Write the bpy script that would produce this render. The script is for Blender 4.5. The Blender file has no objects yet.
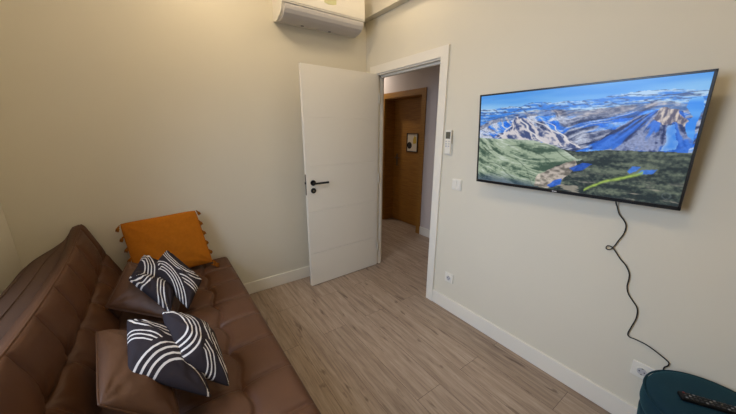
import bpy, bmesh, math, random
import numpy as np
from mathutils import Vector, Matrix, Euler

random.seed(4)
rng = np.random.default_rng(7)
scene = bpy.context.scene
COL = scene.collection
PI = math.pi

# ------------------------------------------------------------------ materials
def new_mat(name):
    m = bpy.data.materials.new(name)
    m.use_nodes = True
    nt = m.node_tree
    b = nt.nodes['Principled BSDF']
    return m, nt, b

def srgb(r, g, b):
    f = lambda c: (c/255/12.92) if c/255 <= .04045 else ((c/255+.055)/1.055)**2.4
    return (f(r), f(g), f(b), 1)

def simple(name, col, rough=.5, metal=0, noise=0, nscale=30, bump=0, bscale=200, spec=.5):
    m, nt, b = new_mat(name)
    b.inputs['Base Color'].default_value = col
    b.inputs['Roughness'].default_value = rough
    b.inputs['Metallic'].default_value = metal
    b.inputs['Specular IOR Level'].default_value = spec
    tc = nt.nodes.new('ShaderNodeTexCoord')
    if noise:
        n = nt.nodes.new('ShaderNodeTexNoise'); n.inputs['Scale'].default_value = nscale
        n.inputs['Detail'].default_value = 5
        nt.links.new(tc.outputs['Object'], n.inputs['Vector'])
        mx = nt.nodes.new('ShaderNodeMix'); mx.data_type = 'RGBA'
        mx.inputs[6].default_value = tuple(c*(1-noise) for c in col[:3])+(1,)
        mx.inputs[7].default_value = tuple(min(1, c*(1+noise)) for c in col[:3])+(1,)
        nt.links.new(n.outputs['Fac'], mx.inputs[0])
        nt.links.new(mx.outputs[2], b.inputs['Base Color'])
    if bump:
        n2 = nt.nodes.new('ShaderNodeTexNoise'); n2.inputs['Scale'].default_value = bscale
        n2.inputs['Detail'].default_value = 4
        nt.links.new(tc.outputs['Object'], n2.inputs['Vector'])
        bp = nt.nodes.new('ShaderNodeBump'); bp.inputs['Strength'].default_value = bump
        bp.inputs['Distance'].default_value = .004
        nt.links.new(n2.outputs['Fac'], bp.inputs['Height'])
        nt.links.new(bp.outputs['Normal'], b.inputs['Normal'])
    return m

M = {}
M['wall'] = simple('wall_paint', srgb(216, 209, 190), .75, noise=.02, nscale=3, bump=.08, bscale=120)
M['hall_wall'] = simple('hall_paint', srgb(206, 196, 190), .8, noise=.02, nscale=3)
M['ceiling'] = simple('ceiling_paint', srgb(226, 222, 210), .85)
M['white_lacquer'] = simple('white_lacquer', srgb(232, 226, 212), .38, noise=.01, nscale=6)
M['trim_white'] = simple('trim_white', srgb(230, 224, 210), .4)
M['white_plastic'] = simple('white_plastic', srgb(228, 223, 210), .35)
M['grey_plastic'] = simple('grey_plastic', srgb(190, 186, 184), .4)
M['dark_plastic'] = simple('dark_plastic', srgb(22, 22, 24), .3)
M['cable'] = simple('cable_black', srgb(14, 14, 15), .4)
M['black_metal'] = simple('black_metal', srgb(16, 15, 16), .35, .3)
M['steel'] = simple('steel', srgb(120, 112, 102), .35, .9)
M['sofa'] = simple('brown_leatherette', srgb(84, 54, 35), .5, noise=.12, nscale=9, bump=.25, bscale=300, spec=.3)
M['sofa_rear'] = simple('sofa_brown_daylight_grey', srgb(84, 64, 52), .8, noise=.1, nscale=14, bump=.3, bscale=500, spec=.2)  # sofa brown turned greyer: cool daylight tint put into the colour
M['cushion'] = simple('brown_cushion_leatherette', srgb(80, 52, 33), .5, noise=.1, nscale=12, bump=.25, bscale=260, spec=.3)
M['orange'] = simple('ochre_linen', srgb(180, 106, 26), .95, noise=.16, nscale=60, bump=.9, bscale=420, spec=.1)
M['tassel'] = simple('ochre_yarn', srgb(150, 88, 24), .95, noise=.2, nscale=90, bump=.9, bscale=500, spec=.1)
M['teal'] = simple('teal_velvet', srgb(17, 45, 58), .85, noise=.22, nscale=7, bump=.35, bscale=300, spec=.2)
M['teal'].node_tree.nodes['Principled BSDF'].inputs['Sheen Weight'].default_value = .25
M['teal'].node_tree.nodes['Principled BSDF'].inputs['Sheen Tint'].default_value = srgb(60, 140, 150)
M['sticker'] = simple('sticker', srgb(205, 203, 150), .5)
M['red'] = simple('button_red', srgb(110, 34, 28), .4)
M['button'] = simple('button_pale', srgb(120, 120, 120), .25)
M['lcd'] = simple('lcd_grey', srgb(92, 90, 78), .25)
M['dark_grey_clip'] = simple('clip_grey', srgb(130, 128, 128), .4)
M['sofa_leg'] = simple('sofa_leg_black', srgb(25, 24, 23), .5)
M['glass_dark'] = simple('outside_dark', srgb(150, 165, 190), .1)

def wood_door():
    m, nt, b = new_mat('oak_veneer')
    tc = nt.nodes.new('ShaderNodeTexCoord')
    mp = nt.nodes.new('ShaderNodeMapping'); mp.inputs['Scale'].default_value = (2, 1.5, 26)
    n = nt.nodes.new('ShaderNodeTexNoise'); n.inputs['Scale'].default_value = 3; n.inputs['Detail'].default_value = 6
    r = nt.nodes.new('ShaderNodeValToRGB')
    r.color_ramp.elements[0].position = .3; r.color_ramp.elements[0].color = srgb(136, 94, 36)
    r.color_ramp.elements[1].position = .75; r.color_ramp.elements[1].color = srgb(170, 122, 52)
    nt.links.new(tc.outputs['Object'], mp.inputs[0]); nt.links.new(mp.outputs[0], n.inputs['Vector'])
    nt.links.new(n.outputs['Fac'], r.inputs[0]); nt.links.new(r.outputs[0], b.inputs['Base Color'])
    b.inputs['Roughness'].default_value = .45
    return m
M['oak'] = wood_door()

def floor_mat():
    m, nt, b = new_mat('laminate_planks')
    N = nt.nodes.new; L = nt.links.new
    tc = N('ShaderNodeTexCoord')
    mp = N('ShaderNodeMapping'); mp.inputs['Rotation'].default_value = (0, 0, PI/2)
    mp.inputs['Location'].default_value = (.37, .06, 0)
    L(tc.outputs['Object'], mp.inputs[0])
    br = N('ShaderNodeTexBrick')
    br.offset = .37; br.inputs['Scale'].default_value = 1
    br.inputs['Brick Width'].default_value = 1.28; br.inputs['Row Height'].default_value = .192
    br.inputs['Mortar Size'].default_value = .0012; br.inputs['Mortar Smooth'].default_value = .3
    br.inputs['Color1'].default_value = (0, 0, 0, 1); br.inputs['Color2'].default_value = (1, 1, 1, 1)
    br.inputs['Mortar'].default_value = (.5, .5, .5, 1)
    L(mp.outputs[0], br.inputs['Vector'])
    # grain, stretched along the planks (world y), shifted per plank
    comb = N('ShaderNodeMix'); comb.data_type = 'VECTOR'; comb.factor_mode = 'UNIFORM'
    vm = N('ShaderNodeVectorMath'); vm.operation = 'MULTIPLY_ADD'
    L(br.outputs['Color'], vm.inputs[0]); vm.inputs[1].default_value = (5.3, 3.1, 7.7)
    L(tc.outputs['Object'], vm.inputs[2])
    mp2 = N('ShaderNodeMapping'); mp2.inputs['Scale'].default_value = (24, 1.5, 1)
    L(vm.outputs[0], mp2.inputs[0])
    n1 = N('ShaderNodeTexNoise'); n1.inputs['Scale'].default_value = 1.6; n1.inputs['Detail'].default_value = 8
    n1.inputs['Roughness'].default_value = .62; n1.inputs['Distortion'].default_value = .3
    L(mp2.outputs[0], n1.inputs['Vector'])
    r1 = N('ShaderNodeValToRGB')
    e = r1.color_ramp.elements
    e[0].position = .22; e[0].color = srgb(122, 103, 88)
    e[1].position = .80; e[1].color = srgb(192, 175, 156)
    x = e.new(.5); x.color = srgb(166, 146, 126)
    L(n1.outputs['Fac'], r1.inputs[0])
    # fine pores
    mp3 = N('ShaderNodeMapping'); mp3.inputs['Scale'].default_value = (90, 5, 1); L(vm.outputs[0], mp3.inputs[0])
    n2 = N('ShaderNodeTexNoise'); n2.inputs['Scale'].default_value = 2; n2.inputs['Detail'].default_value = 3
    L(mp3.outputs[0], n2.inputs['Vector'])
    mx = N('ShaderNodeMix'); mx.data_type = 'RGBA'; mx.blend_type = 'MULTIPLY'; mx.inputs[0].default_value = .35
    r2 = N('ShaderNodeValToRGB'); r2.color_ramp.elements[0].position = .35; r2.color_ramp.elements[0].color = (.45, .42, .4, 1)
    r2.color_ramp.elements[1].position = .6; r2.color_ramp.elements[1].color = (1, 1, 1, 1)
    L(n2.outputs['Fac'], r2.inputs[0]); L(r1.outputs[0], mx.inputs[6]); L(r2.outputs[0], mx.inputs[7])
    # knots / dark streaks
    mp4 = N('ShaderNodeMapping'); mp4.inputs['Scale'].default_value = (20, 3.2, 1); L(vm.outputs[0], mp4.inputs[0])
    n3 = N('ShaderNodeTexNoise'); n3.inputs['Scale'].default_value = 1.4; n3.inputs['Detail'].default_value = 5; n3.inputs['Distortion'].default_value = .6
    L(mp4.outputs[0], n3.inputs['Vector'])
    r3 = N('ShaderNodeValToRGB'); r3.color_ramp.elements[0].position = .29; r3.color_ramp.elements[0].color = (.38, .32, .28, 1)
    r3.color_ramp.elements[1].position = .37; r3.color_ramp.elements[1].color = (1, 1, 1, 1)
    L(n3.outputs['Fac'], r3.inputs[0])
    mx2 = N('ShaderNodeMix'); mx2.data_type = 'RGBA'; mx2.blend_type = 'MULTIPLY'; mx2.inputs[0].default_value = .8
    L(mx.outputs[2], mx2.inputs[6]); L(r3.outputs[0], mx2.inputs[7])
    # per plank tone
    r4 = N('ShaderNodeValToRGB'); r4.color_ramp.elements[0].color = (.86, .85, .84, 1); r4.color_ramp.elements[1].color = (1.0, 1.0, 1.0, 1)
    L(br.outputs['Color'], r4.inputs[0])
    mx3 = N('ShaderNodeMix'); mx3.data_type = 'RGBA'; mx3.blend_type = 'MULTIPLY'; mx3.inputs[0].default_value = 1
    L(mx2.outputs[2], mx3.inputs[6]); L(r4.outputs[0], mx3.inputs[7])
    mx4 = N('ShaderNodeMix'); mx4.data_type = 'RGBA'; mx4.inputs[7].default_value = srgb(80, 62, 50)
    L(br.outputs['Fac'], mx4.inputs[0]); L(mx3.outputs[2], mx4.inputs[6])
    L(mx4.outputs[2], b.inputs['Base Color'])
    b.inputs['Roughness'].default_value = .48
    bp = N('ShaderNodeBump'); bp.inputs['Strength'].default_value = .12; bp.inputs['Distance'].default_value = .002
    L(n2.outputs['Fac'], bp.inputs['Height']); L(bp.outputs[0], b.inputs['Normal'])
    return m
M['floor'] = floor_mat()

def zebra_mat():
    """black cotton with overlapping fans of white lines, in the cushion's own uv"""
    m, nt, b = new_mat('black_white_fan_print')
    N = nt.nodes.new; L = nt.links.new
    uv = N('ShaderNodeUVMap'); uv.uv_map = 'UVMap'
    def math_(op, a, b_=None, c=None):
        n = N('ShaderNodeMath'); n.operation = op
        for i, v in enumerate((a, b_, c)):
            if v is None: continue
            if hasattr(v, 'is_linked'): L(v, n.inputs[i])
            else: n.inputs[i].default_value = v
        return n.outputs[0]
    def ring(c, r0, r1, p):
        d = N('ShaderNodeVectorMath'); d.operation = 'DISTANCE'
        L(uv.outputs[0], d.inputs[0]); d.inputs[1].default_value = (c[0], c[1], 0)
        r = d.outputs['Value']
        f = math_('FRACT', math_('DIVIDE', math_('SUBTRACT', r, r0), p*.86))
        w = math_('LESS_THAN', f, .34)
        inside = math_('LESS_THAN', r, r1+.05)
        out = math_('GREATER_THAN', r, r0)
        return math_('MULTIPLY', math_('MULTIPLY', w, out), math_('LESS_THAN', r, r1)), inside
    # lowest layer: straight lines
    sep = N('ShaderNodeSeparateXYZ'); L(uv.outputs[0], sep.inputs[0])
    s = math_('ADD', sep.outputs[0], math_('MULTIPLY', sep.outputs[1], .35))
    fr = math_('FRACT', math_('DIVIDE', s, .075))
    band = math_('LESS_THAN', math_('FRACT', math_('DIVIDE', s, .62)), .30)
    cur = math_('MULTIPLY', math_('LESS_THAN', fr, .34), band)
    for c, r0, r1, p in [((1.30, .60), .60, .81, .085), ((-.10, 1.15), .48, .69, .085), ((.60, 1.20), .46, .67, .085),
                         ((-.12, -.10), .62, .83, .085), ((.62, -.12), .34, .62, .088)]:
        w, inside = ring(c, r0, r1, p)
        mx = N('ShaderNodeMix'); mx.data_type = 'FLOAT'
        L(inside, mx.inputs[0]); L(cur, mx.inputs[2]); L(w, mx.inputs[3])
        cur = mx.outputs[0]
    col = N('ShaderNodeMix'); col.data_type = 'RGBA'
    col.inputs[6].default_value = srgb(38, 31, 34); col.inputs[7].default_value = srgb(200, 192, 184)
    L(cur, col.inputs[0]); L(col.outputs[2], b.inputs['Base Color'])
    b.inputs['Roughness'].default_value = .8
    b.inputs['Specular IOR Level'].default_value = .2
    return m
M['zebra'] = zebra_mat()

# ------------------------------------------------------------------ helpers
def link(o, parent=None):
    COL.objects.link(o)
    if parent is not None: o.parent = parent
    return o

def tag(o, label, cat, group=None):
    o['label'] = label; o['category'] = cat
    if group: o['group'] = group
    return o

def thing(name, label, cat, loc=(0, 0, 0), rot=(0, 0, 0), group=None):
    o = bpy.data.objects.new(name, None); o.empty_display_size = .1
    link(o); o.location = loc; o.rotation_euler = rot
    return tag(o, label, cat, group)

def obj(name, bm, m, parent=None, local=False, smooth=False, origin=None):
    """bm in world coordinates unless local; the mesh is moved into the parent's frame"""
    off = Vector((0, 0, 0))
    if parent is not None and not local:
        p = parent; 
        while p is not None:
            off += p.location; p = p.parent
    if parent is None and origin is not None: off = Vector(origin)
    bmesh.ops.translate(bm, verts=bm.verts, vec=-off)
    me = bpy.data.meshes.new(name); 
    bmesh.ops.recalc_face_normals(bm, faces=bm.faces)
    bm.to_mesh(me); bm.free()
    me.materials.append(M[m] if isinstance(m, str) else m)
    if smooth:
        for p in me.polygons: p.use_smooth = True
    o = bpy.data.objects.new(name, me)
    if parent is None and origin is not None: o.location = origin
    return link(o, parent)

def struct(name, bm, m, **k):
    o = obj(name, bm, m, **k); o['kind'] = 'structure'; return o

def box(bm, lo, hi, bev=0, seg=2):
    r = bmesh.ops.create_cube(bm, size=1)
    vs = r['verts']
    for v in vs:
        v.co = Vector([lo[i]+(hi[i]-lo[i])*(v.co[i]+.5) for i in range(3)])
    if bev:
        es = list({e for v in vs for e in v.link_edges})
        bmesh.ops.bevel(bm, geom=es, offset=bev, segments=seg, affect='EDGES', profile=.5)
    return bm

def B(lo, hi, bev=0, seg=2):
    return box(bmesh.new(), lo, hi, bev, seg)

def cyl(bm, c, axis, r, h, seg=32, r2=None, bev=0):
    r2 = r if r2 is None else r2
    q = Vector(axis).normalized().to_track_quat('Z', 'Y')
    res = bmesh.ops.create_cone(bm, cap_ends=True, segments=seg, radius1=r, radius2=r2, depth=h,
                          matrix=Matrix.Translation(c) @ q.to_matrix().to_4x4())
    if bev:
        es = [e for v in res['verts'] for e in v.link_edges if abs((e.verts[0].co-e.verts[1].co).normalized().dot(Vector(axis).normalized())) < .01]
        bmesh.ops.bevel(bm, geom=list(set(es)), offset=bev, segments=2, affect='EDGES')
    return bm

def tube(bm, pts, r, seg=8, closed=False):
    P = [Vector(p) for p in pts]; n = len(P); rings = []
    up = Vector((.13, .27, .95))
    for i in range(n):
        t = (P[min(i+1, n-1)]-P[max(i-1, 0)]).normalized()
        a = t.cross(up)
        if a.length < 1e-3: a = t.cross(Vector((1, 0, 0)))
        a.normalize(); b = t.cross(a)
        rr = r[i] if hasattr(r, '__len__') else r
        rings.append([bm.verts.new(P[i]+(a*math.cos(k*2*PI/seg)+b*math.sin(k*2*PI/seg))*rr) for k in range(seg)])
    for i in range(n-1):
        for k in range(seg):
            bm.faces.new((rings[i][k], rings[i][(k+1) % seg], rings[i+1][(k+1) % seg], rings[i+1][k]))
    bm.faces.new(rings[0]); bm.faces.new(rings[-1])
    return bm

def spline(pts, n=8):
    P = [Vector(p) for p in pts]; out = []
    for i in range(len(P)-1):
        p0 = P[max(i-1, 0)]; p1 = P[i]; p2 = P[i+1]; p3 = P[min(i+2, len(P)-1)]
        for k in range(n):
            t = k/n
            out.append(.5*((2*p1)+(p2-p0)*t+(2*p0-5*p1+4*p2-p3)*t*t+(3*p1-p0-3*p2+p3)*t**3))
    out.append(P[-1]); return out

def prism(bm, poly, axis, a, b):
    """poly of 2-tuples in the plane across 'axis' (0:x -> (y,z))"""
    def mk(p, t):
        return (t, p[0], p[1]) if axis == 0 else ((p[0], t, p[1]) if axis == 1 else (p[0], p[1], t))
    A = [bm.verts.new(mk(p, a)) for p in poly]; Bv = [bm.verts.new(mk(p, b)) for p in poly]
    bm.faces.new(A); bm.faces.new(Bv[::-1]); n = len(poly)
    for i in range(n): bm.faces.new((A[i], A[(i+1) % n], Bv[(i+1) % n], Bv[i]))
    return bm

# ------------------------------------------------------------------ the room
XL, YB, ZC = -2.657, -3.45, 2.85          # left wall, back wall, ceiling
YL, YR, HD = -.165, -1.0, 2.03            # doorway
WT = .09                                  # wall thickness
HX, HY0, HY1, HZ = 1.155, -1.6, 2.4, 2.5  # hall

bm = bmesh.new(); box(bm, (XL-.1, YB-.1, -.08), (1.6, HY1+.1, 0))
struct('floor', bm, 'floor')
struct('ceiling', B((XL-.1, YB-.1, ZC), (WT, .1, ZC+.08)), 'ceiling')
# left wall with a window beyond the left edge of the picture
wy0, wy1, wz0, wz1 = -2.15, -.95, 1.0, 2.15
bm = bmesh.new()
box(bm, (XL-.1, YB, 0), (XL, wy0, ZC)); box(bm, (XL-.1, wy1, 0), (XL, 0, ZC))
box(bm, (XL-.1, wy0, 0), (XL, wy1, wz0)); box(bm, (XL-.1, wy0, wz1), (XL, wy1, ZC))
struct('wall_left', bm, 'wall')
bm = bmesh.new()
for a, c in (((wy0, wz0), (wy0+.05, wz1)), ((wy1-.05, wz0), (wy1, wz1)), ((wy0+.05, wz0), (wy1-.05, wz0+.05)), ((wy0+.05, wz1-.05), (wy1-.05, wz1)), (((wy0+wy1)/2-.03, wz0+.05), ((wy0+wy1)/2+.03, wz1-.05))):
    box(bm, (XL-.08, a[0], a[1]), (XL-.04, c[0], c[1]))
struct('window_1', bm, 'trim_white')
struct('wall_front', B((XL-.1, 0, 0), (WT, .1, ZC)), 'wall')
# wall with the doorway
bm = bmesh.new()
box(bm, (0, YB, 0), (WT, YR, ZC)); box(bm, (0, YL, 0), (WT, 0, ZC)); box(bm, (0, YR, HD), (WT, YL, ZC))
struct('wall_right', bm, 'wall')
struct('wall_back', B((XL-.1, YB-.1, 0), (WT, YB, ZC)), 'wall')
# boxed beam along the top of the tv wall
struct('trim_1', B((-.07, YB, 2.52), (0, 0, ZC)), 'wall')

# hall
struct('wall_hall_near', B((WT, HY0, 0), (WT+.005, YR-.08, HZ)), 'hall_wall')
dy0, dy1, dh, dd = .325, 1.13, 1.975, .185
bm = bmesh.new()
box(bm, (HX, HY0, 0), (HX+.3, dy0, HZ)); box(bm, (HX, dy1, 0), (HX+.3, HY1, HZ)); box(bm, (HX, dy0, dh), (HX+.3, dy1, HZ))
struct('wall_hall_far', bm, 'hall_wall')
struct('wall_hall_end', B((0, HY1, 0), (HX+.3, HY1+.1, HZ)), 'hall_wall')
struct('wall_hall_start', B((WT, HY0-.1, 0), (HX+.3, HY0, HZ)), 'hall_wall')
struct('wall_hall_side', B((WT-.02, .1, 0), (WT, HY1, HZ)), 'hall_wall')
struct('ceiling_hall', B((WT, HY0-.1, HZ), (HX+.3, HY1+.1, HZ+.08)), 'ceiling')

def baseboard(name, lo, hi, face):
    """profile with a small step at the top"""
    bm = bmesh.new(); box(bm, lo, hi, .003, 2)
    return struct(name, bm, 'trim_white')
hb, tb = .118, .014
baseboard('baseboard_front', (XL, -tb, 0), (0, 0, hb), 1)
baseboard('baseboard_right', (-tb, YB, 0), (0, YR-.073, hb), 0)
baseboard('baseboard_left', (XL, YB, 0), (XL+tb, -tb, hb), 0)
baseboard('baseboard_hall', (HX-tb, HY0, 0), (HX, dy0-.075, hb), 0)
baseboard('baseboard_hall_far', (HX-tb, dy1+.075, 0), (HX, HY1, hb), 0)

# white door frame: casing, jambs, stop
cw = .073
bm = bmesh.new()
prism(bm, [(YR-cw, 0), (YR, 0), (YR, HD), (YL, HD), (YL, 0), (YL+cw, 0), (YL+cw, HD+cw), (YR-cw, HD+cw)], 0, -.016, 0)
struct('door_1', bm, 'trim_white')
fr = bpy.data.objects['door_1']
bm = bmesh.new()
box(bm, (.014, YL-.008, 0), (WT, YL, HD)); box(bm, (0, YR, 0), (WT, YR+.012, HD)); box(bm, (0, YR, HD-.012), (WT, YL, HD))
obj('door_jamb', bm, 'trim_white', fr)
bm = bmesh.new()
box(bm, (.045, YL-.022, 0), (.075, YL-.008, HD)); box(bm, (.045, YR+.012, 0), (.075, YR+.026, HD)); box(bm, (.045, YR, HD-.028), (.075, YL, HD-.012))
obj('door_stop', bm, 'trim_white', fr)
bm = bmesh.new(); box(bm, (WT, YR-cw, 0), (WT+.014, YR, HD+cw)); box(bm, (WT, YL, 0), (WT+.014, YL+cw, HD+cw)); box(bm, (WT, YR, HD), (WT+.014, YL, HD+cw))
obj('hall_casing', bm, 'trim_white', fr)

# ------------------------------------------------------------------ the open white door leaf
leaf = thing('room_door', 'white room door standing open with grooved face and black lever handle', 'door', (.010, -.182, .006), (0, 0, math.radians(1.7)))
W, T = .816, .034
# local: x from 0 (hinge) to -W, y: face towards the camera at -T/2
bm = bmesh.new()
gz = [0, .34, .76, 1.18, 1.60, HD-.008]
for i in range(5):
    box(bm, (-W, -T/2, gz[i]+(0.0024 if i else 0)), (0, T/2, gz[i+1]-(0.0024 if i < 4 else 0)), .0012, 1)
box(bm, (-W+.002, -T/2+.004, .002), (-.002, T/2-.004, HD-.01))
obj('door_panel', bm, 'white_lacquer', leaf, local=True)
hx = -W+.062; hz = 1.03
for sgn, on in ((-1, True), (1, True)):
    bm = bmesh.new()
    cyl(bm, (hx, sgn*(T/2+.005), hz), (0, 1, 0), .026, .010, 40, bev=.002)
    rose = obj('handle_rose', bm, 'black_metal', leaf, local=True)
    bm = bmesh.new()
    tube(bm, spline([(hx, sgn*(T/2+.006), hz), (hx, sgn*(T/2+.035), hz), (hx+.004, sgn*(T/2+.048), hz), (hx+.018, sgn*(T/2+.052), hz), (hx+.07, sgn*(T/2+.052), hz), (hx+.135, sgn*(T/2+.052), hz)], 6), .0095, 12)
    obj('lever', bm, 'black_metal', rose, local=True)
    bm = bmesh.new()
    cyl(bm, (hx, sgn*(T/2+.005), hz-.072), (0, 1, 0), .025, .010, 40, bev=.002)
    esc = obj('lock_escutcheon', bm, 'black_metal', leaf, local=True)
    bm = bmesh.new(); cyl(bm, (hx, sgn*(T/2+.011), hz-.072), (0, 1, 0), .008, .004, 20)
    obj('key_cylinder', bm, 'steel', esc, local=True)
lp = obj('lock_plate', B((-W-.0015, -.011, hz-.11), (-W+.003, .011, hz+.08), .0008, 1), 'steel', leaf, local=True)
obj('latch', B((-W-.009, -.006, hz-.008), (-W, .006, hz+.012), .001, 1), 'black_metal', lp, local=True)
for z in (.22, 1.0, 1.8):
    bm = bmesh.new(); cyl(bm, (.009, -T/2-.002, z), (0, 0, 1), .006, .09, 16)
    obj('hinge', bm, 'white_plastic', leaf, local=True)

# ------------------------------------------------------------------ brown hall door with frame
hd = thing('hall_door', 'closed brown oak door with wide frame across the hallway', 'door', (HX, (dy0+dy1)/2, 0))
bm = bmesh.new()
box(bm, (HX+dd, dy0, .004), (HX+dd+.04, dy1, dh), .002, 1)
obj('door_panel', bm, 'oak', hd)
bm = bmesh.new(); c2 = .075
prism(bm, [(dy0-c2, 0), (dy0, 0), (dy0, dh), (dy1, dh), (dy1, 0), (dy1+c2, 0), (dy1+c2, dh+c2), (dy0-c2, dh+c2)], 0, HX-.018, HX)
obj('door_frame', bm, 'oak', hd)
bm = bmesh.new()
box(bm, (HX, dy0, 0), (HX+dd+.04, dy0+.012, dh)); box(bm, (HX, dy1-.012, 0), (HX+dd+.04, dy1, dh)); box(bm, (HX, dy0, dh-.012), (HX+dd+.04, dy1, dh))
obj('door_lining', bm, 'oak', hd)
hy, hz2 = 1.03, 1.03
bm = bmesh.new(); box(bm, (HX+dd-.006, hy-.02, .93), (HX+dd, hy+.02, 1.13), .003)
ep = obj('handle_plate', bm, 'steel', hd)
bm = bmesh.new()
tube(bm, spline([(HX+dd-.006, hy, 1.07), (HX+dd-.045, hy, 1.07), (HX+dd-.05, hy-.02, 1.07), (HX+dd-.05, hy-.11, 1.07)], 6), .008, 10)
obj('lever', bm, 'steel', ep)
# small framed notice hung on the hall door
fx = HX+dd
sg = thing('framed_notice', 'small black framed print with a black shape and yellow patch on the brown door', 'picture', (fx, .68, 1.19))
bm = bmesh.new(); y0, y1, z0, z1 = .575, .79, 1.19, 1.445
prism(bm, [(y0, z0), (y1, z0), (y1, z1), (y0, z1)], 0, fx-.006, fx-.0005)
obj('print_sheet', bm, simple('print_paper', srgb(222, 214, 196), .6), sg)
bm = bmesh.new()
for a, c in (((y0-.012, z0-.012), (y0, z1+.012)), ((y1, z0-.012), (y1+.012, z1+.012)), ((y0-.012, z0-.012), (y1+.012, z0)), ((y0-.012, z1), (y1+.012, z1+.012))):
    box(bm, (fx-.014, a[0], a[1]), (fx-.0005, c[0], c[1]), .001, 1)
obj('picture_frame', bm, 'dark_plastic', sg)
bm = bmesh.new(); cyl(bm, (fx-.0065, .74, 1.275), (1, 0, 0), .052, .001, 28); 
obj('printed_figure', bm, 'dark_plastic', sg)
bm = bmesh.new(); prism(bm, [(.59, 1.31), (.66, 1.30), (.665, 1.36), (.64, 1.42), (.60, 1.40)], 0, fx-.0075, fx-.0062)
obj('yellow_patch', bm, simple('print_yellow', srgb(206, 178, 70), .6), sg)

# ------------------------------------------------------------------ air conditioner
ax0, ax1 = -.925, -.180
ac = thing('air_conditioner', 'white wall mounted air conditioner with grey underside above the open door', 'air conditioner', ((ax0+ax1)/2, 0, 2.31))
lowz = lambda z: (2.338+(z-2.31)*.8) if z < 2.45 else z+.01
prof = [(0, 2.335), (-.06, 2.318), (-.10, 2.318), (-.115, 2.330), (-.16, 2.345), (-.195, 2.372), (-.212, 2.41), (-.218, 2.425), (-.236, 2.43), (-.238, 2.50), (-.230, 2.60), (-.19, 2.632), (0, 2.632)]
bm = bmesh.new(); prism(bm, [(p[0], lowz(p[1])) for p in prof], 0, ax0, ax1)
obj('housing', bm, 'white_plastic', ac)
curve = [(-.062, 2.3165), (-.10, 2.310), (-.118, 2.314), (-.150, 2.318), (-.185, 2.330), (-.212, 2.352), (-.228, 2.382), (-.232, 2.408), (-.228, 2.424)]
inner = [(-.214, 2.424), (-.208, 2.41), (-.193, 2.375), (-.16, 2.347), (-.115, 2.332), (-.10, 2.3185), (-.062, 2.3185)]
bm = bmesh.new(); prism(bm, [(p[0], lowz(p[1])) for p in curve+inner], 0, ax0+.018, ax1-.012)
lv = obj('louver', bm, 'grey_plastic', ac)
for k in (.28, .62):
    x = ax0+(ax1-ax0)*k
    obj('louver_hinge', B((x-.012, -.108, 2.333), (x+.012, -.09, 2.341), .002, 1), 'dark_grey_clip', lv)
bm = bmesh.new(); prism(bm, [(-.236, 2.440), (-.242, 2.445), (-.244, 2.50), (-.237, 2.595), (-.231, 2.598)], 0, ax0+.004, ax1-.004)
fp = obj('front_panel', bm, 'white_plastic', ac)
bm = bmesh.new(); prism(bm, [(-.58, 2.497), (-.545, 2.488), (-.50, 2.492), (-.47, 2.50), (-.47, 2.56), (-.58, 2.56)], 1, -.2462, -.243)
obj('energy_sticker', bm, 'sticker', fp)

# ------------------------------------------------------------------ things on the tv wall
rc = thing('ac_remote_control', 'white air conditioner remote in its wall holder beside the doorway', 'remote control', (0, -1.132, 1.317))
obj('wall_holder', B((-.010, -1.163, 1.317), (0, -1.101, 1.40), .003), 'white_plastic', rc)
rb = obj('remote_body', B((-.026, -1.159, 1.325), (-.008, -1.105, 1.505), .005, 3), 'white_plastic', rc)
obj('display', B((-.0275, -1.153, 1.44), (-.0255, -1.111, 1.49), .0005, 1), 'lcd', rb)
for iz in range(3):
    for iy in range(2):
        y = -1.145+iy*.026; z = 1.42-iz*.018
        obj('button', B((-.028, y-.008, z-.005), (-.0255, y+.008, z+.005), .001, 1), 'grey_plastic', rb)
sw = thing('light_switch', 'square white light switch on the wall left of the television', 'light switch', (0, -1.233, 1.055))
pl = obj('switch_plate', B((-.009, -1.276, 1.055), (0, -1.190, 1.141), .003), 'white_plastic', sw)
for y in (-1.252, -1.214):
    o = obj('rocker', B((-.0135, y-.0175, 1.066), (-.008, y+.0175, 1.130), .002), 'white_plastic', sw)

def socket(root, y, z, flat=True):
    pl = obj('socket_plate', B((-.009, y-.041, z-.041), (0, y+.041, z+.041), .003), 'white_plastic', root)
    bm = bmesh.new()
    # round well: ring plus recessed disc
    cyl(bm, (-.0105, y, z), (1, 0, 0), .0235, .004, 36, bev=.001)
    ring = obj('socket_ring', bm, 'white_plastic', pl)
    bm = bmesh.new(); cyl(bm, (-.0126, y, z), (1, 0, 0), .019, .0008, 36)
    obj('socket_well', bm, 'grey_plastic', pl)
    for dy in (-.0095, .0095):
        bm = bmesh.new(); cyl(bm, (-.0132, y+dy, z), (1, 0, 0), .003, .0012, 14)
        obj('socket_hole', bm, 'dark_plastic', pl)
    for dz in (-.0165, .0165):
        obj('earth_clip', B((-.0137, y-.003, z+dz-.0025), (-.0128, y+.003, z+dz+.0025)), 'steel', pl)
so = thing('wall_socket', 'single white wall socket low beside the doorway below the light switch', 'socket', (0, -1.232, .262))
socket(so, -1.232, .304)
so2 = thing('wall_socket', 'double white wall socket partly hidden behind the teal pouf', 'socket', (0, -2.485, .29))
for y in (-2.449, -2.532): socket(so2, y, .333)

# ------------------------------------------------------------------ television
TW, TH = .955, .545
tc0 = (-.120, -1.9462, 1.4450)
tt, ts = .086, .034
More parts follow.
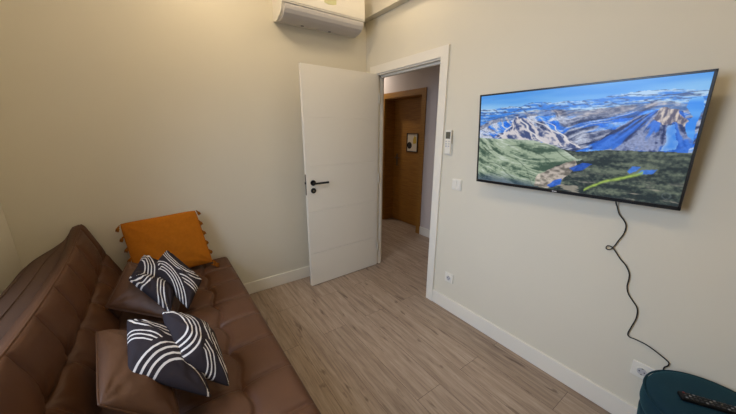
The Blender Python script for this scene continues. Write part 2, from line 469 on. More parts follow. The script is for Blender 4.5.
# local frame: X = picture right, Y = out of the back (to the wall), Z = up
ry = Vector((math.sin(ts), -math.cos(ts), 0)); fwd = Vector((-math.cos(ts), -math.sin(ts), 0))
up = Vector((0, 0, 1))*math.cos(tt)+fwd*math.sin(tt)
yb = up.cross(ry).normalized()
Rm = Matrix((ry, yb, up)).transposed() @ Matrix.Rotation(-.008, 3, 'Y')
tv = thing('television', 'flat black framed television on the wall showing snowy blue mountains', 'television')
tv.matrix_world = Matrix.Translation(tc0) @ Rm.to_4x4()
tv.location = tc0; tv.rotation_euler = Rm.to_euler()
hw, hh = TW/2, TH/2
bz, bb = .009, .016
bm = bmesh.new()
for lo, hi in (((-hw, 0, hh-bz), (hw, .016, hh)), ((-hw, 0, -hh), (hw, .016, -hh+bb)), ((-hw, 0, -hh), (-hw+bz, .016, hh)), ((hw-bz, 0, -hh), (hw, .016, hh))):
    box(bm, lo, hi, .001, 1)
obj('bezel', bm, 'dark_plastic', tv, local=True)
bm = bmesh.new(); box(bm, (-hw+.004, .010, -hh+.004), (hw-.004, .022, hh-.004), .002, 1); box(bm, (-hw+.08, .02, -hh+.02), (hw-.08, .055, .06), .01, 2)
obj('rear_housing', bm, 'dark_plastic', tv, local=True)
bm = bmesh.new(); box(bm, (-.1, .052, -.1), (-.06, .075, .12), .002, 1); box(bm, (.06, .052, -.1), (.1, .075, .12), .002, 1)
box(bm, (-.14, .07, -.02), (.14, .085, .03), .002, 1); box(bm, (-.04, .08, -.03), (.04, .108, .04), .002, 1)
obj('wall_bracket', bm, 'black_metal', tv, local=True)
bm = bmesh.new(); box(bm, (-.011, -.0012, -hh+.0045), (-.004, .0, -hh+.0115)); box(bm, (-.002, -.0012, -hh+.005), (.011, 0, -hh+.0105))
obj('brand_mark', bm, 'grey_plastic', tv, local=True)

# picture on the screen, painted per vertex of a fine grid
def fbm(x, y, seed, octs=5, lac=2.0, gain=.5, ridge=False):
    r = np.random.default_rng(seed); out = np.zeros_like(x); amp = 1; tot = 0
    for o in range(octs):
        g = r.random((256, 256)); s = lac**o
        X = x*s+o*13.7; Y = y*s+o*7.3
        xi = np.floor(X).astype(int); yi = np.floor(Y).astype(int); fx_ = X-xi; fy_ = Y-yi
        fx_ = fx_*fx_*(3-2*fx_); fy_ = fy_*fy_*(3-2*fy_)
        a = g[yi % 256, xi % 256]; b_ = g[yi % 256, (xi+1) % 256]; c = g[(yi+1) % 256, xi % 256]; d = g[(yi+1) % 256, (xi+1) % 256]
        v = (a*(1-fx_)+b_*fx_)*(1-fy_)+(c*(1-fx_)+d*fx_)*fy_
        if ridge: v = 1-abs(2*v-1)
        out += amp*v; tot += amp; amp *= gain
    return out/tot
NX, NY = 420, 236
uu, vv = np.meshgrid(np.linspace(0, 1, NX+1), np.linspace(0, 1, NY+1))
def C3(*c): return np.array(c, float)/255
def lerp(a, b, t):
    t = np.clip(t, 0, 1)[..., None]; return a*(1-t)+b*t
def sst(a, b, x):
    t = np.clip((x-a)/(b-a), 0, 1); return t*t*(3-2*t)
def curve_v(pts, wob=0, seed=1, fr=12):
    xs, ys = zip(*pts); y = np.interp(uu, xs, ys)
    return y+wob*(fbm(uu*fr, uu*0+seed, seed, 4)-.5)
def inpoly(poly, wob=.0, seed=0, fr=20):
    X = uu+wob*(fbm(uu*fr, vv*fr*.6, seed, 3)-.5); Y = vv+wob*(fbm(uu*fr, vv*fr*.6, seed+9, 3)-.5)
    ins = np.zeros(X.shape, bool); n = len(poly)
    for i in range(n):
        x1, y1 = poly[i]; x2, y2 = poly[(i+1) % n]
        c = ((y1 > Y) != (y2 > Y)) & (X < (x2-x1)*(Y-y1)/((y2-y1)+1e-12)+x1)
        ins ^= c
    return ins
def put(img, mask, col):
    m = mask.astype(float)
    return img*(1-m[..., None])+col*m[..., None]
one = np.ones_like(uu)[..., None]
# sky
hz_ = fbm(uu*3, vv*14, 3, 4)
img = lerp(C3(84, 156, 234)*one, C3(150, 202, 244)*one, sst(.0, .16, vv)*.6+(hz_-.5)*1.1+.1)
# far plateau
L1 = curve_v([(0, .155), (.27, .13), (.48, .115), (.66, .11), (.8, .085), (1, .11)], .05, 5, 16)
st = fbm(uu*9+vv*16, vv*60-uu*5, 11, 5); st2 = fbm(uu*18-vv*14, vv*70+uu*6, 12, 4, ridge=True)
fine = fbm(uu*85, vv*60, 31, 3); fine2 = fbm(uu*160, vv*100, 32, 2)
far = lerp(C3(66, 134, 226)*one, C3(178, 210, 240)*one, (st-.42)*5+(fine-.5)*1.2)
far = lerp(far, C3(76, 96, 142)*one, (st2-.70)*6)
img = put(img, vv > L1, far)
# mid mountains
L2 = curve_v([(0, .33), (.12, .26), (.23, .225), (.45, .21), (.63, .225), (.77, .19), (.9, .19), (1, .25)], .05, 8, 9)
wR = sst(.42, .56, uu+.08*(fbm(uu*4, vv*4, 20, 3)-.5))
# left half: ridges fan down to the right; right half: long streaks that rise to the right
wq = fbm(uu*5, vv*5, 21, 4)
pL = (vv*.9-uu*1.0)+wq*.16; qL = uu*.8+vv
pR = (vv*1.15+uu*.62)+fbm(uu*4, vv*4, 23, 4)*.16; qR = uu*1.0-vv*.5
rL = fbm(pL*22, qL*7, 22, 5, ridge=True); rR = fbm(pR*26, qR*4.5, 24, 5, ridge=True)
sL = fbm(pL*15+9, qL*5, 25, 5); sR = fbm(pR*18+9, qR*3.2, 26, 5)
rm = rL*(1-wR)+rR*wR; sm = sL*(1-wR)+sR*wR
rock = lerp(C3(46, 58, 96)*one, C3(142, 148, 172)*one, (rm-.40)*3.0+(fine-.5)*1.2)
mid = lerp(rock, C3(40, 112, 226)*one, (sm-.49+.02*wR)*11)
mid = lerp(mid, C3(92, 156, 240)*one, (sm-.60)*9)
mid = lerp(mid, C3(200, 208, 226)*one, (rm-.66)*6*(.6+.4*(1-wR)))
mid = mid*(.86+.28*fine2[..., None])
img = put(img, vv > L2, mid)
# brown-grey foreland band under the horizon
band = (vv > L2-.01) & (vv < L2+.05+.03*(fbm(uu*10, vv*5, 51, 3)-.5))
img = lerp(img, lerp(C3(72, 78, 104)*one, C3(190, 176, 172)*one, (fbm(uu*40, vv*60, 52, 4)-.42)*4), band*.5)
# pale fluted ridge left of centre
pr = inpoly([(.11, .47), (.20, .36), (.25, .255), (.31, .27), (.36, .34), (.46, .40), (.55, .50), (.60, .57), (.50, .56), (.36, .50), (.2, .49)], .05, 61, 18)
flut = fbm((uu-vv*.5)*26+fbm(uu*6, vv*6, 62, 3)*3, (vv+uu*.4)*9, 63, 5, ridge=True)
img = put(img, pr, lerp(C3(70, 84, 128)*one, C3(212, 206, 210)*one, (flut-.50)*4.2+(fine-.5)))
for pts, wd in (([(.27, .27), (.31, .36), (.37, .47), (.43, .52)], .011), ([(.33, .29), (.41, .35), (.50, .44), (.585, .56)], .010), ([(.21, .34), (.17, .43), (.13, .48)], .009), ([(.40, .30), (.46, .36), (.52, .48)], .005)):
    xs = np.interp(vv, [p[1] for p in pts], [p[0] for p in pts])
    m = np.clip(1-abs(uu-xs-.008*np.sin(vv*60))/wd, 0, 1)*((vv > pts[0][1]) & (vv < pts[-1][1]))
    img = lerp(img, C3(226, 222, 224)*one, m*1.3)
# big dark cone and sandy peak on the right
cone = inpoly([(.62, .56), (.70, .42), (.80, .30), (.86, .24), (.94, .26), (.985, .40), (.985, .575)], .04, 71, 14)
cf = fbm(np.arctan2(vv-.18, uu-.89)*9+fbm(uu*6, vv*6, 74, 3)*.7, np.hypot(vv-.18, uu-.89)*4, 72, 4, ridge=True)
img = put(img, cone, lerp(C3(44, 56, 100)*one, C3(140, 152, 190)*one, (cf-.52)*4+(fine-.5)*1.5)*(.86+.28*fine2[..., None]))
img = lerp(img, C3(40, 112, 232)*one, cone*sst(.56, .66, fbm(np.arctan2(vv-.18, uu-.89)*8, np.hypot(vv-.18, uu-.89)*5, 73, 4)+.06)*.75)
pk = inpoly([(.855, .31), (.865, .25), (.89, .222), (.935, .245), (.965, .33), (.955, .37), (.93, .33), (.90, .36), (.88, .34)], .035, 75, 24)
img = put(img, pk, lerp(C3(96, 92, 112)*one, C3(214, 200, 190)*one, (fbm(uu*110, vv*26+uu*30, 76, 4)-.38)*3.4))
lake = inpoly([(.955, .17), (.985, .16), (.995, .24), (.99, .48), (.97, .45), (.955, .36), (.975, .30), (.945, .23)], .02, 77, 14)
img = put(img, lake, lerp(C3(58, 140, 240)*one, C3(150, 205, 250)*one, (hz_-.35)*2))
snow = inpoly([(.90, .36), (.925, .35), (.945, .44), (.95, .55), (.925, .565), (.905, .56), (.915, .47)], .03, 78, 20)
img = put(img, snow, lerp(C3(70, 140, 232)*one, C3(206, 218, 236)*one, fbm(uu*30, vv*12, 79, 3)*1.6-.3))
# green hills bottom left
L3 = curve_v([(0, .48), (.16, .485), (.36, .50), (.47, .545), (.53, .60), (.585, .665), (.7, .66), (1, .66)], .012, 81, 10)
gl = inpoly([(-.1, .2), (.9, .2), (.60, .68), (.50, .74), (.42, .84), (.40, 1.1), (-.1, 1.1)], .02, 82, 16)
gd = (uu*.75-vv*1.0+.22*np.sin(uu*4+1)); 
gr = fbm(gd*20+fbm(uu*5, vv*5, 83, 3)*2.2, (uu+vv)*4, 84, 5, ridge=True)
green = lerp(C3(70, 92, 78)*one, C3(160, 176, 152)*one, (gr-.40)*3.2+(fine-.5)*1.2)
green = lerp(green, C3(206, 216, 204)*one, sst(.80, .90, gr)*.7+sst(.05, 0, vv-L3)*.35)
green = lerp(green, C3(50, 66, 96)*one, sst(.86, .98, vv+.12*(fbm(uu*9, vv*9, 85, 3)-.5)-uu*.12)*.6)
# dark plain bottom right
L4 = curve_v([(0, .6), (.5, .57), (.58, .60), (.66, .575), (.82, .565), (1, .57)], .02, 86, 14)
pn = fbm(uu*7+vv*3, vv*20, 87, 5)
plain = lerp(C3(46, 56, 58)*one, C3(112, 122, 106)*one, (pn-.38)*2.6+(fine-.5)*1.4)
plain = lerp(plain, C3(168, 160, 146)*one, sst(.62, .74, fbm(uu*12, vv*34, 88, 4))*sst(.74, .95, vv)*.8)
img = put(img, vv > L4, plain)
img = put(img, gl & (vv > L3), green)
for poly, col, w in (
    ([(.385, 1.0), (.40, .86), (.50, .74), (.585, .67), (.59, .74), (.565, .83), (.50, .93), (.46, 1.0)], 'sand', .03),
    ([(.455, .97), (.49, .905), (.53, .87), (.525, .94), (.475, .985)], C3(38, 96, 214), .02),
    ([(.56, .76), (.615, .70), (.66, .705), (.62, .77), (.58, .79)], C3(34, 84, 196), .015),
    ([(.80, .755), (.815, .705), (.85, .70), (.835, .74), (.812, .768)], C3(64, 124, 236), .012),
    ([(.835, .77), (.855, .728), (.905, .715), (.895, .755)], C3(64, 124, 236), .012)):
    mk = inpoly(poly, w, 91, 20)
    if isinstance(col, str):
        cc = lerp(C3(120, 112, 104)*one, C3(224, 208, 196)*one, (fbm(uu*40, vv*40, 92, 4)-.32)*3)
    else: cc = col*one*(.85+.3*fine[..., None])
    img = img*(1-.8*mk[..., None])+cc*.8*mk[..., None]
gs = np.interp(uu, [.62, .67, .72, .80, .86], [.99, .92, .86, .80, .755])
m = np.clip(1-abs(vv-gs-.02*(fbm(uu*30, vv*8, 93, 3)-.5))/.022, 0, 1)*((uu > .64) & (uu < .86))
img = lerp(img, C3(168, 196, 92)*one, m*1.0*(.5+.9*fbm(uu*60, vv*40, 94, 3)))
for pts in ([(.0, .60), (.2, .66), (.33, .80), (.37, .97)], [(.2, .55), (.36, .60), (.46, .72)], [(.36, .52), (.47, .57), (.55, .68)], [(.0, .75), (.16, .80), (.26, .95)]):
    ys = np.interp(uu, [p[0] for p in pts], [p[1] for p in pts])
    m = np.clip(1-abs(vv-ys-.012*np.sin(uu*40))/.010, 0, 1)*((uu > pts[0][0]) & (uu < pts[-1][0]))
    img = lerp(img, C3(60, 78, 64)*one, m*.55)
# faint round mark in the lower right corner of the picture
rr = np.hypot((uu-.955)*1.74, vv-.925)
img = lerp(img, C3(130, 140, 142)*one, ((rr > .020) & (rr < .029))*.3)
img = np.clip(img, 0, 1)
lin = np.where(img <= .04045, img/12.92, ((img+.055)/1.055)**2.4)
sx0, sx1, sz0, sz1 = -hw+bz, hw-bz, -hh+bb, hh-bz
verts = np.stack([sx0+(sx1-sx0)*uu, np.full_like(uu, .004), sz1-(sz1-sz0)*vv], -1).reshape(-1, 3)
idx = np.arange((NX+1)*(NY+1)).reshape(NY+1, NX+1)
faces = np.stack([idx[:-1, :-1], idx[1:, :-1], idx[1:, 1:], idx[:-1, 1:]], -1).reshape(-1, 4)
me = bpy.data.meshes.new('screen'); me.from_pydata(verts.tolist(), [], faces.tolist())
ca = me.color_attributes.new('picture', 'FLOAT_COLOR', 'POINT')
ca.data.foreach_set('color', np.concatenate([lin.reshape(-1, 3), np.ones((lin.size//3, 1))], 1).ravel().astype(np.float32))
m, nt, b = new_mat('screen_picture')
at = nt.nodes.new('ShaderNodeVertexColor'); at.layer_name = 'picture'
b.inputs['Base Color'].default_value = (.004, .004, .005, 1); b.inputs['Roughness'].default_value = .25
b.inputs['Specular IOR Level'].default_value = .25
nt.links.new(at.outputs['Color'], b.inputs['Emission Color']); SCREEN_EMISSION = b.inputs['Emission Strength']; SCREEN_EMISSION.default_value = .92
me.materials.append(m)
sc = link(bpy.data.objects.new('screen', me), tv)

# television cable hanging down the wall
wx = -.010
cpts = [(-0.07, -2.17, 1.24), (-0.045, -2.195, 1.19), (-0.02, -2.203, 1.147), (-0.01, -2.204, 1.14), (-0.01, -2.219, 1.103), (-0.01, -2.24, 1.079), (-0.01, -2.255, 1.051), (-0.01, -2.254, 1.01), (-0.01, -2.24, 0.967), (-0.01, -2.229, 0.933), (-0.01, -2.216, 0.911), (-0.014, -2.201, 0.914), (-0.016, -2.206, 0.931), (-0.016, -2.224, 0.928), (-0.01, -2.242, 0.906), (-0.01, -2.266, 0.876), (-0.01, -2.291, 0.852), (-0.01, -2.309, 0.82), (-0.01, -2.314, 0.791), (-0.01, -2.315, 0.745), (-0.01, -2.327, 0.71), (-0.01, -2.35, 0.681), (-0.01, -2.371, 0.652), (-0.01, -2.377, 0.602), (-0.01, -2.369, 0.546), (-0.01, -2.363, 0.502), (-0.01, -2.372, 0.487), (-0.01, -2.396, 0.488), (-0.01, -2.439, 0.484), (-0.01, -2.475, 0.471), (-0.01, -2.505, 0.457), (-0.01, -2.523, 0.445), (-0.01, -2.523, 0.427), (-0.01, -2.514, 0.411), (-0.01, -2.514, 0.392), (-0.013, -2.512, 0.37), (-0.02, -2.53, 0.345)]
bm = bmesh.new(); tube(bm, spline(cpts, 5), .0028, 8)
cb = obj('television_cable', bm, 'cable', None, origin=(-.01, -2.35, .35), smooth=True)
tag(cb, 'thin black cable hanging in loops down the wall from the television', 'cable')
bm = bmesh.new(); cyl(bm, (-.030, -2.532, .333), (1, 0, 0), .018, .034, 24, bev=.003)
obj('plug', bm, 'dark_plastic', cb)

# ------------------------------------------------------------------ sofa
def slab(O, U, V, Wn, lu, lv, T, seam_u, seam_v, r=.045, puff=.016, sig=.028, tuft=.0, tufts=(), step=.007, lvf=None, wr=.0, seed=1):
    """padded, stitched slab: s runs along U (length lu), t along V (length lv, scaled by lvf(s))"""
    nu = int(lu/step); nv = int(lv/step)
    s = np.linspace(0, lu, nu+1); t = np.linspace(0, lv, nv+1); S, Tt = np.meshgrid(s, t, indexing='ij')
    sc_ = np.ones_like(S) if lvf is None else lvf(S)
    de = np.minimum(np.minimum(S, lu-S), np.minimum(Tt, lv-Tt)); dd_ = np.clip(de, 0, r)
    z = T-r+np.sqrt(np.maximum(r*r-(r-dd_)**2, 0))
    wob = (fbm(S*5, Tt*5, seed, 3)-.5)*.018
    arch = 0
    d1 = np.full_like(S, 9.)
    for a in seam_u: d1 = np.minimum(d1, abs(S-a+wob))
    d2 = np.full_like(S, 9.)
    for a in seam_v: d2 = np.minimum(d2, abs(Tt-a+wob*.6+.012*np.cos(2*PI*(S-seam_u[0])/(seam_u[1]-seam_u[0]))))
    e = sst(0, .05, de)
    z += puff*((1-np.exp(-d1/sig))+(1-np.exp(-d2/sig)))*e-puff*1.4*e
    z -= .009*(np.exp(-(d1/.008)**2)+np.exp(-(d2/.008)**2))*sst(0, .02, de)
    for a, c in tufts:
        rr = np.hypot(S-a, Tt-c)
        z -= tuft*np.exp(-(rr/.05)**2)
        an = np.arctan2(Tt-c, S-a)
        z += tuft*.10*np.sin(an*7+seed+a*9)*np.exp(-((rr-.05)/.04)**2)
    z += wr*(fbm(S*6, Tt*11, seed+3, 3, ridge=True)-.5)*e
    O, U, V, Wn = map(np.array, (O, U, V, Wn))
    P = O+S[..., None]*U+(Tt*sc_)[..., None]*V+z[..., None]*Wn
    low = O+S[..., None]*U+(Tt*sc_)[..., None]*V
    n = (nu+1)*(nv+1); vs = np.concatenate([P.reshape(-1, 3), low.reshape(-1, 3)])
    ix = np.arange(n).reshape(nu+1, nv+1)
    f = np.stack([ix[:-1, :-1], ix[1:, :-1], ix[1:, 1:], ix[:-1, 1:]], -1).reshape(-1, 4).tolist()
    f += [[q+n for q in reversed(a)] for a in f]
    def side(a):
        for i in range(len(a)-1): f.append([int(a[i+1]), int(a[i]), int(a[i]+n), int(a[i+1]+n)])
    side(ix[:, 0][::-1]); side(ix[:, -1]); side(ix[0, :]); side(ix[-1, :][::-1])
    bm = bmesh.new(); V_ = [bm.verts.new(v) for v in vs.tolist()]
    for a in f:
        try: bm.faces.new([V_[i] for i in a])
        except ValueError: pass
    return bm
LS = 1.93
y0 = -.03
sofa = thing('sofa_bed', 'long brown tufted leatherette sofa bed along the left wall', 'sofa', (-1.9, y0-LS/2, 0))
seam_y = [.235+.245*k for k in range(7)]
bm = slab((-2.19, y0, .27), (0, -1, 0), (1, 0, 0), (0, 0, 1), LS, .700, .175, seam_y, [.25, .49], r=.04, puff=.012, sig=.03, tuft=.006,
          tufts=[(a, c) for a in seam_y for c in (.25, .49)], lvf=lambda S: 1+.058*S/LS, wr=.002, seed=5)
seat = obj('seat', bm, 'sofa', sofa, smooth=True)
bl = .455
Vb = np.array((-.17, 0, .48))/math.hypot(.17, .48); Wb = np.array((.48, 0, .17))/math.hypot(.17, .48)
Tb = .06
O = np.array((-2.148, y0, .395))-Wb*Tb-Vb*.02
seam_b = [.09+.25*k for k in range(8)]
ear = lambda S: np.exp(-(S/.38)**1.3)+np.exp(-((LS-S)/.38)**1.3)
lvf = lambda S: 1+.165*ear(S)
bm = slab(O, (0, -1, 0), Vb, Wb, LS, bl+.02, Tb, seam_b, [.255], r=.022, puff=.018, sig=.045, tuft=.018,
          tufts=[(a, .255) for a in seam_b], lvf=lvf, wr=.002, seed=9)
back = obj('backrest', bm, 'sofa', sofa, smooth=True)
# thick rear body of the backrest: its ridge bulges away towards the wall
n = 70
sec = lambda b, t, dz: [(0, 0), (0, t-.004), (-.012, t+.004), (-.35*b, t+.012+.5*dz), (-.75*b, t+.012+dz), (-.95*b, t+.004+dz), (-b, t-.03+dz), (-b*.97, t*.5), (-b*.6, 0)]
bm = bmesh.new(); rows = []
for i in range(n+1):
    S = LS*i/n
    mid = float(sst(0, .55, np.array(S))*sst(LS, LS-.55, np.array(S)))
    b = .045+.085*mid; dz = -.035*(1-mid)+.045*mid*1.0; t = (bl+.02)*float(lvf(np.array(S)))-.012
    rows.append([bm.verts.new((O+np.array((0, -1, 0))*S+Vb*v+Wb*w_).tolist()) for w_, v in sec(b, t, dz)])
k = len(rows[0])
for i in range(n):
    for j in range(k): bm.faces.new((rows[i][j], rows[i][(j+1) % k], rows[i+1][(j+1) % k], rows[i+1][j]))
bm.faces.new(rows[0]); bm.faces.new(rows[-1])
rbody = obj('rear_body', bm, 'sofa_rear', sofa, smooth=True)
for kf in (.35, .72):
    pts = []
    for i in range(2, n-1):
        S = LS*i/n; mid = float(sst(0, .55, np.array(S))*sst(LS, LS-.55, np.array(S)))
        b = .045+.085*mid; dz = -.035*(1-mid)+.045*mid; t = (bl+.02)*float(lvf(np.array(S)))-.012
        v = t+.013+(.5*dz if kf < .5 else dz*.98)
        pts.append((O+np.array((0, -1, 0))*S+Vb*v-Wb*b*kf).tolist())
    bm = bmesh.new(); tube(bm, pts, .003, 6); obj('seam', bm, 'sofa_rear', rbody, smooth=True)
for off, tb_ in ((Tb-.012, bl+.016), (.004, bl+.016)):
    pts = [(O+np.array((0, -1, 0))*s_+Vb*tb_*float(lvf(np.array(s_)))+Wb*off).tolist() for s_ in np.linspace(.008, LS-.008, 90)]
    bm = bmesh.new(); tube(bm, pts, .0045, 8); obj('piping', bm, 'sofa', back, smooth=True)
pts = [(-2.19+.700*(1+.058*s/LS)-.003, y0-s, .400) for s in np.linspace(.02, LS-.02, 40)]
bm = bmesh.new(); tube(bm, pts, .004, 8); obj('piping', bm, 'sofa', seat, smooth=True)
obj('base_frame', B((-2.16, y0-LS+.03, .13), (-1.53, y0-.03, .27), .01), 'sofa_leg', sofa)
for x in (-2.1, -1.6):
    for y in (y0-.12, y0-LS+.12):
        bm = bmesh.new(); cyl(bm, (x, y, .065), (0, 0, 1), .016, .13, 20, r2=.024); obj('leg', bm, 'sofa_leg', sofa)

# ------------------------------------------------------------------ cushions
def cushion_bm(c, T, N=36, pinch=.07, sharp=.62, wr=.006, seed=1, sag=(0, 0, 0), uvrot=0, dent=0, bot=.6, flip=False):
    """c: four corners (world) in order; T: full thickness"""
    c = [np.array(p, float) for p in c]
    nrm = np.cross(c[1]-c[0], c[3]-c[0]); nrm /= np.linalg.norm(nrm)
    if nrm[2] < 0 and not flip: nrm = -nrm
    g = np.linspace(-1, 1, N+1); g = np.sign(g)*(1-(1-abs(g))**1.35)      # finer near the seams
    U, V = np.meshgrid(g, g, indexing='ij')
    rc = 1-.04*(U*V)**4
    Up = U*(1-pinch*(1-V**2))*rc; Vp = V*(1-pinch*(1-U**2))*rc
    a = (Up+1)/2; b = (Vp+1)/2
    base = ((1-a)*(1-b))[..., None]*c[0]+(a*(1-b))[..., None]*c[1]+(a*b)[..., None]*c[2]+((1-a)*b)[..., None]*c[3]
    base = base+np.array(sag)*((1-U**2)*(1-V**2))[..., None]
    h = ((1-U**2)*(1-V**2))
    prof = np.power(np.maximum(h, 0), sharp)*T/2
    prof = prof-dent*np.exp(-((U*.9+V*.25)**2)/.08)*np.power(np.maximum(h, 0), .5)
    w = (fbm(U*2.6+5, V*2.6+5, seed, 4, ridge=True)-.5)*wr*np.power(np.maximum(h, 0), .35)*2
    # folds radiating from the corners
    for cu, cv in ((-1, -1), (1, -1), (1, 1), (-1, 1)):
        an = np.arctan2(V-cv, U-cu); d = np.hypot(U-cu, V-cv)
        w += wr*.9*np.sin(an*11+seed)*np.exp(-(d/.55)**2)*np.power(np.maximum(h, 0), .25)
    top = base+nrm*(prof+w)[..., None]; bo = base-nrm*(prof*bot-w*.5)[..., None]
    bm = bmesh.new(); uvl = bm.loops.layers.uv.new('UVMap')
    n = N+1
    vt = [[None]*n for _ in range(n)]; vb = [[None]*n for _ in range(n)]
    for i in range(n):
        for j in range(n):
            vt[i][j] = bm.verts.new(top[i, j])
            vb[i][j] = vt[i][j] if i in (0, N) or j in (0, N) else bm.verts.new(bo[i, j])
    A = (g+1)/2
    def uvs(i, j):
        x, y = A[i], A[j]
        for _ in range(uvrot % 4): x, y = 1-y, x
        if uvrot >= 4: x, y = y, x
        return x, y
    for i in range(N):
        for j in range(N):
            q = ((i, j), (i+1, j), (i+1, j+1), (i, j+1))
            for arr, rev in ((vt, 0), (vb, 1)):
                qq = q[::-1] if rev else q
                try: f = bm.faces.new([arr[x][y] for x, y in qq])
                except ValueError: continue
                for lp_, (x, y) in zip(f.loops, qq): lp_[uvl].uv = uvs(x, y)
    edge = [top[i, 0] for i in range(N)]+[top[N, j] for j in range(N)]+[top[i, N] for i in range(N, 0, -1)]+[top[0, j] for j in range(N, 0, -1)]
    return bm, edge

def cushion(name, label, cat, corners, T, mat, group=None, piping=None, **k):
    cen = np.mean(corners, 0)
    loc = (float(cen[0]), float(cen[1]), float(min(p[2] for p in corners)))
    root = thing(name, label, cat, loc, group=group)
    bm, edge = cushion_bm(corners, T, **k)
    body = obj('cushion_cover', bm, mat, root, smooth=True)
    if piping:
        e = edge+[edge[0]]
        bm = bmesh.new(); tube(bm, e, piping, 6); obj('seam_piping', bm, mat, root, smooth=True)
    return root, edge

# ochre cushion leaning on the end wall, with tassels
OC = [(-2.145, -.085, .875), (-1.675, -.095, .905), (-1.615, -.20, .480), (-2.10, -.21, .470)]
oc, edge = cushion('ochre_cushion', 'ochre orange cushion with tassels leaning against the end wall on the sofa', 'cushion', OC, .15, 'orange', pinch=.025, sharp=.5, wr=.013, seed=3, bot=.6, flip=True)
def tassel(p, d, s=1.0, seed=0):
    r = random.Random(seed)
    bm = bmesh.new(); p = Vector(p); d = Vector(d).normalized()
    tube(bm, [p-d*.004, p+d*.008*s], [.003, .003], 8)
    tube(bm, [p+d*.006*s, p+d*.010*s, p+d*.018*s, p+d*.022*s], [.003, .009*s, .009*s, .006*s], 10)
    for k in range(9):
        a = k*2*PI/9; q = Vector((math.cos(a), math.sin(a)*.6, math.sin(a)))
        q = (q-d*q.dot(d))*.009*s
        e = p+d*(.045+.01*r.random())*s+q*1.3+Vector((0, 0, -.006))
        tube(bm, [p+d*.020*s+q*.4, (p+d*.032*s+q*1.2), e], [.0025, .0035, .002], 5)
    return obj('tassel', bm, 'tassel', oc, smooth=True)
cc = [Vector(p) for p in OC]
for k, t in enumerate((.02, .2, .38, .56, .74, .95)):
    p = cc[1].lerp(cc[2], t)+Vector((-.01*math.sin(t*PI), -.004, 0)); tassel(p, (1, -.3, -1.6-.5*(k % 2)), .72, k)
for k, t in enumerate((.04, .22, .40, .58, .76, .95)):
    p = cc[0].lerp(cc[3], t)+Vector((.012*math.sin(t*PI), -.004, 0)); tassel(p, (-1, -.3, -1.9+.5*(k % 2)), .72, 20+k)
tassel(cc[2]+Vector((-.02, -.02, -.006)), (1, -.5, -.1), 1.1, 50)

# brown cushions
G1 = 'brown leatherette cushions on the sofa'
cushion('brown_cushion', 'brown cushion under the two far patterned cushions, leaning toward the ochre one', 'cushion',
        [(-2.095, -.44, .72), (-2.20, -.70, .575), (-1.90, -.90, .49), (-1.80, -.50, .51)], .15, 'cushion', G1, piping=.0035, wr=.010, seed=11, bot=.4, pinch=.03, sharp=.5)
cushion('brown_cushion', 'brown cushion nearest the camera, leaning on the sofa back', 'cushion',
        [(-2.165, -1.095, .67), (-2.09, -1.60, .70), (-1.90, -1.64, .52), (-1.98, -1.06, .50)], .16, 'cushion', G1, piping=.0035, wr=.010, seed=14, bot=.3, pinch=.03, sharp=.5)
# four black and white printed cushions
G2 = 'black and white patterned cushions on the sofa'
cushion('patterned_cushion', 'black and white patterned cushion, farther left one, crumpled on the far brown cushion', 'cushion',
        [(-2.015, -.46, .745), (-2.085, -.68, .695), (-1.91, -.96, .565), (-1.83, -.62, .65)], .11, 'zebra', G2, wr=.018, seed=21, uvrot=0, dent=.045, pinch=.05, sharp=.45)
cushion('patterned_cushion', 'black and white patterned cushion with its peak touching the ochre cushion', 'cushion',
        [(-1.89, -.445, .745), (-1.735, -.79, .635), (-1.83, -.945, .55), (-1.985, -.60, .69)], .12, 'zebra', G2, wr=.008, seed=25, uvrot=2, pinch=.03, sharp=.5)
cushion('patterned_cushion', 'black and white patterned cushion lying over the near brown cushion corner', 'cushion',
        [(-2.045, -1.200, .74), (-2.030, -1.485, .69), (-1.798, -1.60, .535), (-1.86, -1.235, .62)], .13, 'zebra', G2, wr=.008, seed=31, uvrot=3, pinch=.03, sharp=.5)
cushion('patterned_cushion', 'black and white patterned cushion on the right, nearest the middle of the seat', 'cushion',
        [(-1.925, -1.220, .745), (-1.765, -1.26, .625), (-1.735, -1.570, .52), (-1.895, -1.48, .65)], .15, 'zebra', G2, wr=.008, seed=37, uvrot=1, pinch=.03, sharp=.5)

# ------------------------------------------------------------------ teal pouf and remote
pc = (-.230, -2.690); PR = .205
pf = thing('round_pouf', 'round teal velvet pouf against the wall below the television', 'pouf', (pc[0], pc[1], 0))
def lathe(bm, prof, c, seg=72, wob=None):
    rings = []
    for r_, z in prof:
        rings.append([bm.verts.new((c[0]+r_*math.cos(2*PI*k/seg), c[1]+r_*math.sin(2*PI*k/seg), z)) for k in range(seg)])
    for i in range(len(rings)-1):
        for k in range(seg): bm.faces.new((rings[i][k], rings[i][(k+1) % seg], rings[i+1][(k+1) % seg], rings[i+1][k]))
    bm.faces.new(rings[0]); bm.faces.new(rings[-1]); return bm
bm = bmesh.new(); lathe(bm, [(PR-.05, .03), (PR-.035, .05), (PR-.022, .15), (PR-.010, .25), (PR-.002, .34), (PR-.004, .364), (PR-.02, .368)], pc)
obj('pouf_body', bm, 'teal', pf, smooth=True)
bm = bmesh.new(); lathe(bm, [(PR-.02, .368), (PR-.002, .372), (PR+.004, .395), (PR+.003, .44), (PR-.006, .460), (PR-.024, .470), (PR-.06, .474), (PR-.12, .476), (.01, .477)], pc)
ld = obj('lid', bm, 'teal', pf, smooth=True)
bm = bmesh.new(); tube(bm, [(pc[0]+(PR+.001)*math.cos(a), pc[1]+(PR+.001)*math.sin(a), .456) for a in np.linspace(0, 2*PI, 73)], .004, 6)
obj('seam_piping', bm, 'teal', ld, smooth=True)
bm = bmesh.new(); lathe(bm, [(PR-.06, 0), (PR-.06, .03)], pc, 48); obj('plinth', bm, 'sofa_leg', pf)

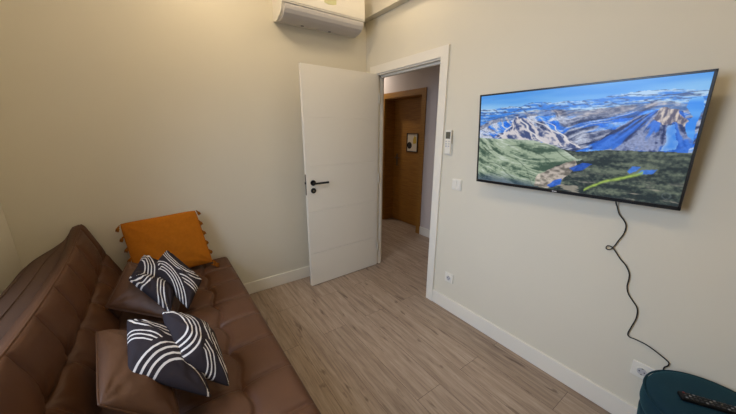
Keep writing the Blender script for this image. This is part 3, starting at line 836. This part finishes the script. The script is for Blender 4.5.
M['remote_black'] = simple('remote_black', srgb(12, 12, 13), .45, spec=.25)
d = Vector((.085, -.152, 0)).normalized(); ang = math.atan2(d.y, d.x)
rm_ = thing('tv_remote', 'black remote control with many small buttons lying on the teal pouf', 'remote control', (-.276, -2.589, .4765), (0, 0, ang))
bm = bmesh.new(); box(bm, (0, -.020, 0), (.19, .020, .017), .006, 3); 
rbd = obj('remote_body', bm, 'remote_black', rm_, local=True)
for i in range(12):
    for j in range(3):
        x = .016+i*.0145; y = (-1+j)*.0125
        mt = 'red' if (i, j) == (0, 2) else ('button' if (i*3+j*5) % 4 == 0 else 'grey_dark')
        if mt == 'grey_dark' and mt not in M: M[mt] = simple('button_dark', srgb(44, 42, 42), .3)
        obj('button', B((x-.0035, y-.003, .016), (x+.0035, y+.003, .0190), .001, 1), mt, rm_ and rbd, local=True)

# ------------------------------------------------------------------ lights
def lamp(name, loc, radius, power, color):
    l = bpy.data.lights.new(name, 'POINT'); l.energy = power; l.color = color; l.shadow_soft_size = radius
    o = bpy.data.objects.new(name, l); o.location = loc; return link(o)
def area(name, loc, size, power, color, rot=(0, 0, 0), size_y=None, spread=None):
    l = bpy.data.lights.new(name, 'AREA'); l.energy = power; l.color = color; l.size = size; l.shape = 'DISK'
    if size_y: l.shape = 'RECTANGLE'; l.size_y = size_y
    if spread: l.spread = spread
    o = bpy.data.objects.new(name, l); o.location = loc; o.rotation_euler = rot; link(o); return o
warm = (1.0, .81, .58)
lamp('ceiling_lamp', (-1.40, -.62, ZC-.10), .04, 11.5, warm)
lamp('ceiling_lamp', (-.32, -.75, ZC-.10), .04, 4.0, warm)
lamp('ceiling_lamp', (-1.50, -2.0, ZC-.10), .04, 16, warm)
area('window_daylight', (XL-.14, (wy0+wy1)/2, (wz0+wz1)/2+.1), 1.2, 22, (.60, .75, 1.0), (0, -PI/2+math.radians(26), 0), 1.1, math.radians(115))
area('hall_spot', (.85, 1.42, HZ-.03), .08, 8, (1, .88, .76))
w = bpy.data.worlds.new('world'); scene.world = w; w.use_nodes = True
w.node_tree.nodes['Background'].inputs[0].default_value = (.5, .65, 1, 1); w.node_tree.nodes['Background'].inputs[1].default_value = .7

# ------------------------------------------------------------------ camera
f_px = 286.23; yaw, pitch, roll = .6129, .2621, .0025
fwv = Vector((math.sin(yaw)*math.cos(pitch), math.cos(yaw)*math.cos(pitch), -math.sin(pitch)))
r = Vector((math.cos(yaw), -math.sin(yaw), 0)); u = r.cross(fwv)
r2 = r*math.cos(roll)+u*math.sin(roll); u2 = -r*math.sin(roll)+u*math.cos(roll)
cam = bpy.data.cameras.new('camera'); co = link(bpy.data.objects.new('camera', cam))
cam.sensor_fit = 'HORIZONTAL'; cam.sensor_width = 36; cam.lens = 36*f_px/736; cam.clip_start = .02
Rc = Matrix((r2, u2, -fwv)).transposed()
co.location = (-1.8139, -2.6175, 1.5013); co.rotation_euler = Rc.to_euler()
scene.camera = co
vs = scene.view_settings
scene.display_settings.display_device = 'sRGB'
vs.view_transform = 'Standard'; vs.look = 'None'; vs.gamma = 1; vs.exposure = 0; vs.use_curve_mapping = False
